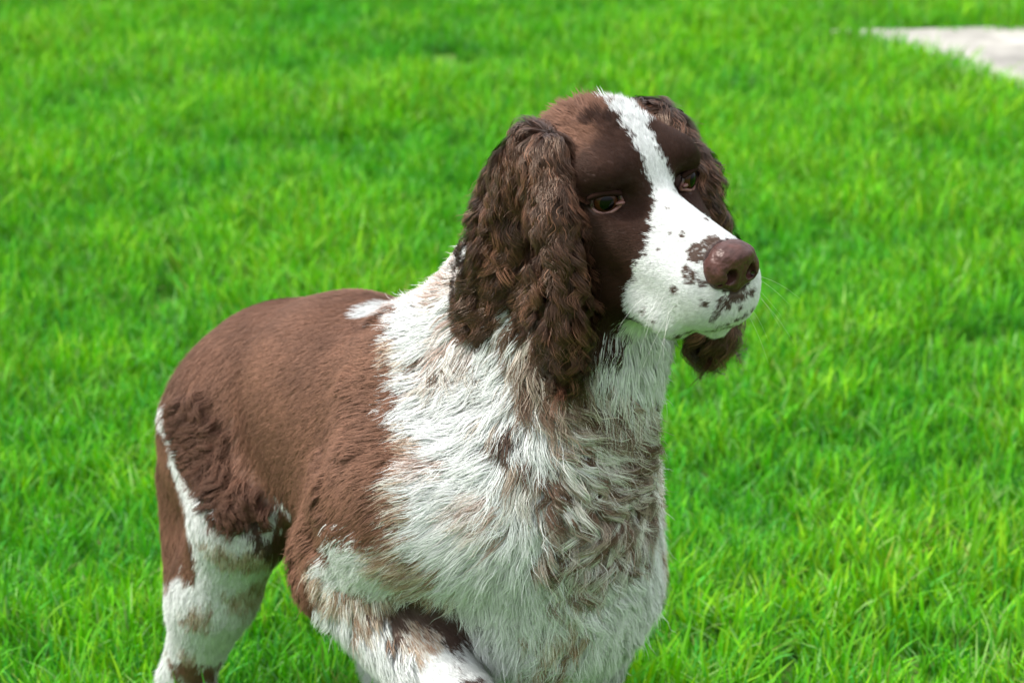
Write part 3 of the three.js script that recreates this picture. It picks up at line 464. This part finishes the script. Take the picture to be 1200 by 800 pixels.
// ears
const leather = new THREE.MeshPhysicalMaterial({ name: 'ear leather', vertexColors: true, roughness: 1, specularIntensity: 0.1 });
for (const e of EARS) {
  const geo = e.grid.surface(), n3 = geo.attributes.position.count, C = new Float32Array(n3 * 3);
  for (let i = 0; i < n3; i++) { C[i * 3] = 0.018; C[i * 3 + 1] = 0.008; C[i * 3 + 2] = 0.006; }
  const ear = mesh('ear', geo.clone().setAttribute('color', new THREE.BufferAttribute(C, 3)), leather, dog); local(ear.geometry);
  if (!FUR) continue;
  const hair = new Hair(250000), p = V(0, 0, 0), top = H(-0.05, 0.03, 0.06 * e.side);
  triangles(geo, (area, c, n, at) => {
    if (bodyGrid.at(c.x, c.y, c.z) < 0.001) return;
    const face = n.dot(EYE.clone().sub(c).normalize());
    let k = area * (face < -0.2 ? 5000 : 12500) * (1 + 2.2 * smooth(0.055, 0.0, top.y - c.y)); k = Math.floor(k) + (rnd() < k % 1 ? 1 : 0);
    for (; k > 0; k--) {
      at(p);
      const down = smooth(0.0, 0.09, top.y - p.y), swirl = noise3(p.x * 38, p.y * 38, p.z * 38) * 0.75 + noise3(p.x * 90 + 3, p.y * 90, p.z * 90) * 0.45;
      const dir = V(0, -1, 0).addScaledVector(HF, swirl - 0.12).addScaledVector(HS, e.side * 0.12); dir.addScaledVector(n, -dir.dot(n)).normalize();
      const o = { L: rr(0.024, 0.04) + 0.014 * down, n: 11, lift: rr(0.1, 0.45), least: 0.003, fall: 0.5, curl: 0.5 + 0.7 * down, lam: rr(0.019, 0.027), amp: 0.0052, count: 30, radius: 0.0056, clump: 0.4, frizz: 0.07, width: 0.00068, jitter: 0.8, mingle: 0.3, grid: e.grid };
      lock(hair, p, n, dir, o, () => { const v = rr(0.6, 1.35), k = rnd() < 0.3 ? rr(2.2, 4.6) : 1; return [shade([0.022, 0.0085, 0.0048], v), shade([0.056 * k, 0.0245 * k, 0.014 * k], v)]; });
    }
  });
  tag(mesh('ear_curls', hair.geometry(), hairMaterial, ear), 0, 0, 'stuff');
}

// eyes
const eyeGlass = { roughness: 0.05, specularIntensity: 0.4 };
for (const e of EYES) {
  const gaze = e.out.clone().multiplyScalar(0.9).addScaledVector(HF, 0.2).normalize(), turn = new THREE.Quaternion().setFromUnitVectors(V(0, 1, 0), gaze);
  const cap = (r, t0, t1) => new THREE.SphereGeometry(r, 48, 24, 0, Math.PI * 2, t0, t1 - t0).applyQuaternion(turn).translate(e.c.x, e.c.y, e.c.z);
  const eye = mesh('eye', local(cap(e.r, 0, Math.PI)), new THREE.MeshPhysicalMaterial({ color: new THREE.Color(0.16, 0.10, 0.085), ...eyeGlass }), dog);
  const iris = cap(e.r * 1.012, 0, 0.98), P = iris.attributes.position, C = new Float32Array(P.count * 3), v = V(0, 0, 0);
  for (let i = 0; i < P.count; i++) {
    const th = v.fromBufferAttribute(P, i).sub(e.c).angleTo(gaze), rim = smooth(0.8, 0.97, th), k = (1 - 0.9 * rim) * (0.8 + 0.35 * noise3(v.x * 3000, v.y * 3000, v.z * 3000));
    C[i * 3] = 0.048 * k; C[i * 3 + 1] = 0.0165 * k; C[i * 3 + 2] = 0.0052 * k;
  }
  iris.setAttribute('color', new THREE.BufferAttribute(C, 3));
  mesh('iris', local(iris), new THREE.MeshPhysicalMaterial({ vertexColors: true, ...eyeGlass }), eye);
  mesh('pupil', local(cap(e.r * 1.02, 0, 0.5)), new THREE.MeshPhysicalMaterial({ color: 0x040303, ...eyeGlass }), eye);
  // lids: dark above, a pink rim below that widens to the inner corner
  const ring = [];
  for (let k = 0; k < 40; k++) {
    const th = k / 40 * Math.PI * 2, c = Math.cos(th), s = Math.sin(th), inner = c < 0 ? 1 + 0.28 * Math.pow(-c, 6) : 1;
    const x = 0.0117 * c * inner, y = 0.0088 * s - (c < 0 ? 0.0022 * Math.pow(-c, 4) : 0), dpt = Math.sqrt(Math.max(1.5e-5, e.r * e.r - Math.min(x * x, 1.15e-4) - y * y));
    ring.push(V(0, 0, 0).addScaledVector(e.side, x).addScaledVector(e.up, y).addScaledVector(e.out, dpt).setLength(e.r + 0.0008 + (inner > 1.05 ? 0.002 * (inner - 1) / 0.28 : 0)).add(e.c));
  }
  const tube = new THREE.TubeGeometry(new THREE.CatmullRomCurve3(ring, true), 96, 0.0016, 8, true), T = tube.attributes.position, K = new Float32Array(T.count * 3);
  for (let i = 0; i < T.count; i++) {
    v.fromBufferAttribute(T, i).sub(e.c); const y = v.dot(e.up), x = v.dot(e.side), pink = smooth(-0.0015, -0.006, y) * 0.5 + smooth(-0.008, -0.0125, x) * 0.5 * smooth(0.002, -0.002, y), k = clamp(pink);
    K[i * 3] = 0.035 + 0.33 * k; K[i * 3 + 1] = 0.018 + 0.15 * k; K[i * 3 + 2] = 0.015 + 0.125 * k;
  }
  tube.setAttribute('color', new THREE.BufferAttribute(K, 3));
  { const q = e.c.clone().addScaledVector(e.side, -0.0120).addScaledVector(e.out, 0.0082).addScaledVector(e.up, -0.0030);
    const corner = new THREE.SphereGeometry(1, 16, 12).scale(0.0044, 0.0019, 0.0023).applyMatrix4(new THREE.Matrix4().makeBasis(e.side, e.up, e.side.clone().cross(e.up))).translate(q.x, q.y, q.z);
    mesh('eye_corner', local(corner), new THREE.MeshPhysicalMaterial({ color: new THREE.Color(0.15, 0.06, 0.048), roughness: 0.4 }), dog); }
  const arch = []; for (let k = 0; k <= 14; k++) { const th = (0.03 + 0.8 * k / 14) * Math.PI, x = 0.0128 * Math.cos(th), y = 0.0080 * Math.sin(th) - 0.0004; arch.push(V(0, 0, 0).addScaledVector(e.side, x).addScaledVector(e.up, y).addScaledVector(e.out, Math.sqrt(Math.max(2e-5, e.r * e.r - Math.min(x * x, 1.2e-4) - y * y))).setLength(e.r + 0.0022).add(e.c)); }
  mesh('upper_eyelid', local(new THREE.TubeGeometry(new THREE.CatmullRomCurve3(arch), 40, 0.0025, 8)), new THREE.MeshPhysicalMaterial({ color: new THREE.Color(0.022, 0.010, 0.007), roughness: 0.9, specularIntensity: 0.1 }), dog);
  mesh('eyelid', local(tube), new THREE.MeshPhysicalMaterial({ vertexColors: true, roughness: 0.4 }), dog);
}
// nose
{
  const N = (f, u, s) => NOSE.clone().addScaledVector(HF, f).addScaledVector(HU, u).addScaledVector(HS, s), ax = [HF, HU, HS];
  const f1 = field([ball(N(0, 0.002, 0), 0.0135, 0.0155, 0.0185, ax, 0.008), ...m2((m) => ball(N(0.001, -0.002, 0.011 * m), 0.0125, 0.0125, 0.0105, ax, 0.006)), ball(N(0.003, 0.011, 0), 0.012, 0.0065, 0.0135, ax, 0.008), cone(N(0.004, -0.010, 0), N(0.001, -0.019, 0), 0.0065, 0.0045, 0.008)]);
  const holes = m2((m) => [ball(N(0.012, -0.002, 0.0085 * m), 0.008, 0.0054, 0.0044, ax), cone(N(0.012, -0.004, 0.010 * m), N(0.007, -0.0075, 0.0165 * m), 0.0024, 0.001)]).flat();
  const groove = cone(N(0.017, 0.004, 0), N(0.012, -0.022, 0), 0.0012, 0.0012);
  const f = (x, y, z) => { let d = f1(x, y, z); for (const h of holes) d = -smin(-d, dist(h, x, y, z), 0.0025); d = -smin(-d, dist(groove, x, y, z), 0.003); return d + 0.00028 * noise3(x * 800, y * 800, z * 800) + 0.0005 * noise3(x * 220, y * 220, z * 220); };
  const r = V(0.028, 0.028, 0.028), grid = new Grid(f, NOSE.clone().sub(r), NOSE.clone().add(r), 0.0008), g = grid.surface(), P = g.attributes.position, C = new Float32Array(P.count * 3), v = V(0, 0, 0);
  for (let i = 0; i < P.count; i++) { v.fromBufferAttribute(P, i); const k = 0.85 + 0.35 * noise3(v.x * 240, v.y * 240, v.z * 240); C[i * 3] = 0.075 * k; C[i * 3 + 1] = 0.029 * k; C[i * 3 + 2] = 0.0235 * k; }
  g.setAttribute('color', new THREE.BufferAttribute(C, 3));
  g.translate(-NOSE.x, -NOSE.y, -NOSE.z).scale(1.12, 1.12, 1.12).translate(NOSE.x, NOSE.y, NOSE.z);
  mesh('nose', local(g), new THREE.MeshPhysicalMaterial({ vertexColors: true, roughness: 0.4, specularIntensity: 0.8, specularColor: new THREE.Color(1, 0.85, 0.8) }), dog);
}
// whiskers
for (const m of [1, -1]) for (let k = 0; k < 7; k++) {
  const hair = new Hair(64), p = H(rr(0.055, 0.098), rr(-0.085, -0.05), 0.028 * m), n = V(0, 0, 0); for (let j = 0; j < 6; j++) { headGrid.grad(p, n); p.addScaledVector(n, -headGrid.at(p.x, p.y, p.z)); }
  const d = n.clone().addScaledVector(HF, rr(-0.1, 0.7)).addScaledVector(HU, rr(-1.1, 0.1)).normalize(), L = rr(0.03, 0.058), pts = [];
  for (let j = 0; j <= 7; j++) { const t = j / 7; pts.push(p.x + d.x * L * t, p.y + d.y * L * t - 0.02 * t * t, p.z + d.z * L * t); }
  hair.strand(pts, 8, EYE.clone().sub(p).normalize(), 0.00014, [0.8, 0.78, 0.74]);
  mesh('whisker', hair.geometry(), hairMaterial, dog);
}

// ---------------------------------------------------------------- lawn and paving
function onLawn(px, py) { const d = sight(px, py); let t = 1.5; while (t < 40) { const p = EYE.clone().addScaledVector(d, t); if (p.y < lawnHeight(p.x, p.z)) return p; t += 0.004; } return EYE.clone().addScaledVector(d, 40); }
const s0 = onLawn(980, 48), s1 = onLawn(1200, 124), s2 = onLawn(1200, 44);
const slabA = s1.clone().sub(s0).multiplyScalar(1.5), slabB = s2.clone().sub(s0).multiplyScalar(1.9);
const slabCorners = [s0, s0.clone().add(slabA), s0.clone().add(slabA).addScaledVector(slabB, 0.8), s0.clone().add(slabB)];
const inSlab = (x, z, m) => { let ok = 0; for (let i = 0; i < 4; i++) { const a = slabCorners[i], b = slabCorners[(i + 1) % 4], L = Math.hypot(b.x - a.x, b.z - a.z), c = ((b.x - a.x) * (z - a.z) - (b.z - a.z) * (x - a.x)) / L; ok += c > m ? 1 : c < -m ? -1 : 0; } return Math.abs(ok) === 4; };
{
  const n = 150, far = (i) => { const t = i / n * 2 - 1; return Math.sign(t) * (Math.abs(t) * 4 + 146 * Math.pow(Math.abs(t), 5)); }, pos = [], idx = [], uv = [];
  for (let j = 0; j <= n; j++) for (let i = 0; i <= n; i++) { const x = far(i), z = far(j) - 1.5; pos.push(x, lawnHeight(x, z) - (inSlab(x, z, -0.02) ? 0.03 : 0), z); uv.push(x, z); }
  for (let j = 0; j < n; j++) for (let i = 0; i < n; i++) { const a = j * (n + 1) + i; idx.push(a, a + n + 1, a + 1, a + 1, a + n + 1, a + n + 2); }
  const g = new THREE.BufferGeometry(); g.setAttribute('position', new THREE.Float32BufferAttribute(pos, 3)); g.setAttribute('uv', new THREE.Float32BufferAttribute(uv, 2)); g.setIndex(idx); g.computeVertexNormals();
  const S = 256, d = new Uint8Array(S * S * 4);
  for (let y = 0; y < S; y++) for (let x = 0; x < S; x++) { const k = 0.75 + 0.5 * rnd(), o = (y * S + x) * 4, q = rnd(); d[o] = (q < 0.2 ? 88 : 66) * k; d[o + 1] = (q < 0.2 ? 84 : 118) * k; d[o + 2] = (q < 0.2 ? 46 : 16) * k; d[o + 3] = 255; }
  const t = new THREE.DataTexture(d, S, S); t.colorSpace = THREE.SRGBColorSpace; t.wrapS = t.wrapT = THREE.RepeatWrapping; t.magFilter = THREE.LinearFilter; t.repeat.set(0.9, 0.9); t.needsUpdate = true;
  tag(mesh('ground', g, new THREE.MeshStandardMaterial({ map: t, roughness: 1 })), 0, 0, 'structure');
}
{ // pale stone slab, rough-edged
  const N = slabA.clone().cross(slabB).normalize(); if (N.y < 0) N.negate();
  const shape = new THREE.Shape(), u = slabA.clone().normalize(), w = u.clone().cross(N), to2 = (p) => { const d = p.clone().sub(s0); return [d.dot(u), d.dot(w)]; };
  const pts = []; for (let i = 0; i < 4; i++) { const a = slabCorners[i], b = slabCorners[(i + 1) % 4]; for (let k = 0; k < 14; k++) { const q = to2(a.clone().lerp(b, k / 14)); pts.push(new THREE.Vector2(q[0] + 0.008 * gauss(), q[1] + 0.008 * gauss())); } }
  shape.setFromPoints(pts);
  const g = new THREE.ExtrudeGeometry(shape, { depth: 0.05, bevelEnabled: true, bevelThickness: 0.006, bevelSize: 0.006, bevelSegments: 2, steps: 1 });
  const M = new THREE.Matrix4().makeBasis(u, w, u.clone().cross(w)), S = 256, d = new Uint8Array(S * S * 4);
  for (let y = 0; y < S; y++) for (let x = 0; x < S; x++) { const k = 152 + 24 * noise3(x / 40, y / 24, 3) + 12 * noise3(x / 9, y / 9, 8) + 16 * (rnd() - 0.5), o = (y * S + x) * 4; d[o] = k * 1.0; d[o + 1] = k * 0.968; d[o + 2] = k * 0.915; d[o + 3] = 255; }
  const t = new THREE.DataTexture(d, S, S); t.colorSpace = THREE.SRGBColorSpace; t.wrapS = t.wrapT = THREE.RepeatWrapping; t.magFilter = THREE.LinearFilter; t.repeat.set(1.1, 1.1); t.needsUpdate = true;
  const m = mesh('paving_slab', g, new THREE.MeshStandardMaterial({ map: t, roughness: 0.85 }));
  m.quaternion.setFromRotationMatrix(M); m.position.copy(s0).addScaledVector(N, u.clone().cross(w).dot(N) > 0 ? -0.035 : 0.02);
  tag(m, 'pale grey stone paving slab let into the lawn behind the dog', 'paving slab');
}
if (GRASS) {
  const variants = [], lawn = new THREE.Group(); lawn.name = 'grass'; lawn.userData.kind = 'stuff'; scene.add(lawn);
  const blade = (P, C, I, N) => {
    const a = rnd() * 6.283, r = 0.036 * Math.sqrt(rnd()), bx = Math.cos(a) * r, bz = Math.sin(a) * r, az = rnd() * 6.283, h = rr(0.03, 0.07) * (rnd() < 0.12 ? 1.3 : 1), lean = rr(0.05, 0.75), wd = rr(0.0025, 0.0047) * 0.5, dx = Math.cos(az), dz = Math.sin(az), roll = rr(-0.9, 0.9);
    const q = rnd(), k = rr(0.7, 1.25), col = q < 0.02 ? [0.34, 0.30, 0.15] : q < 0.08 ? [1.9, 1.02, 38] : q < 0.22 ? [0.6, 0.85, 12] : q < 0.5 ? [1.6, 1.08, 0.75] : [0.95, 1, 1];
    const v0 = P.length / 3, seg = 4, sx = -dz * Math.cos(roll) + dx * Math.sin(roll), sz = dx * Math.cos(roll) + dz * Math.sin(roll);
    for (let i = 0; i <= seg; i++) {
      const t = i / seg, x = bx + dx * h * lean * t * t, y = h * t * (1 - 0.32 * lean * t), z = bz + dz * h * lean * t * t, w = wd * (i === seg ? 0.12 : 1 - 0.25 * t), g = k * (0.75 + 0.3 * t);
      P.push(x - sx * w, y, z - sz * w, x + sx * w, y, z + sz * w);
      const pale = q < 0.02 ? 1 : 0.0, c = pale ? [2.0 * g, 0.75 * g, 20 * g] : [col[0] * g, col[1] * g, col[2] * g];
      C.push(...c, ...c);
      if (i) { const o = v0 + i * 2; I.push(o - 2, o - 1, o + 1, o - 2, o + 1, o); }
    }
  };
  for (let v = 0; v < 6; v++) {
    const P = [], C = [], I = []; for (let k = 0; k < 42; k++) blade(P, C, I);
    const g = new THREE.BufferGeometry(); g.setAttribute('position', new THREE.Float32BufferAttribute(P, 3)); g.setAttribute('color', new THREE.Float32BufferAttribute(C, 3)); g.setIndex(I); g.computeVertexNormals();
    variants.push({ g, m: [], c: [] });
  }
  const place = new THREE.Object3D();
  for (let z = 1.2; z > -8; z -= 0.034) for (let x = -3.2; x < 3.2; x += 0.034) {
    const reach = 2.4 - z, half = reach * 0.21 + 0.35; if (z > 0.3 && Math.abs(x) > 1) continue;
    const inView = Math.abs(x) < half && z < 0.2 && z > -5.6; if (!inView && rnd() > 0.35) continue;
    const px = x + rr(-0.02, 0.02), pz = z + rr(-0.02, 0.02); if (inSlab(px, pz, -0.012)) continue;
    const big = noise3(px * 2.2, 1, pz * 2.2), mid = noise3(px * 7, 4, pz * 7), fine = noise3(px * 19, 8, pz * 19), lush = clamp(0.5 + 0.45 * big + 0.4 * mid + 0.3 * fine);
    if (mid + fine < -1.1) continue;
    place.position.set(px, lawnHeight(px, pz) - 0.004, pz); place.rotation.set(rr(-0.2, 0.2), rnd() * 6.283, rr(-0.2, 0.2)); const s = (0.72 + 0.45 * lush) * rr(0.82, 1.18); place.scale.set(s, s * rr(0.85, 1.15), s); place.updateMatrix();
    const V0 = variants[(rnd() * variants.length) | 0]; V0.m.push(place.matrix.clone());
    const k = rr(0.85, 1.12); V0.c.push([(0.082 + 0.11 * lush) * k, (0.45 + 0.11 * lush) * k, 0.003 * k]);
  }
  const bladeMaterial = new THREE.MeshPhysicalMaterial({ name: 'grass blade', vertexColors: true, roughness: 0.7, specularIntensity: 0.35, transmission: 0.45, thickness: 0, side: THREE.DoubleSide });
  for (const { g, m, c } of variants) {
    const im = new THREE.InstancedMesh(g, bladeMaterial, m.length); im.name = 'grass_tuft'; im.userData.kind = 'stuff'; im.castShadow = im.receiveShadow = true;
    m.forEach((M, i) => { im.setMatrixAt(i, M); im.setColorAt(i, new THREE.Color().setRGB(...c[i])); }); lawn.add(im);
  }
}
renderer.render(scene, camera);
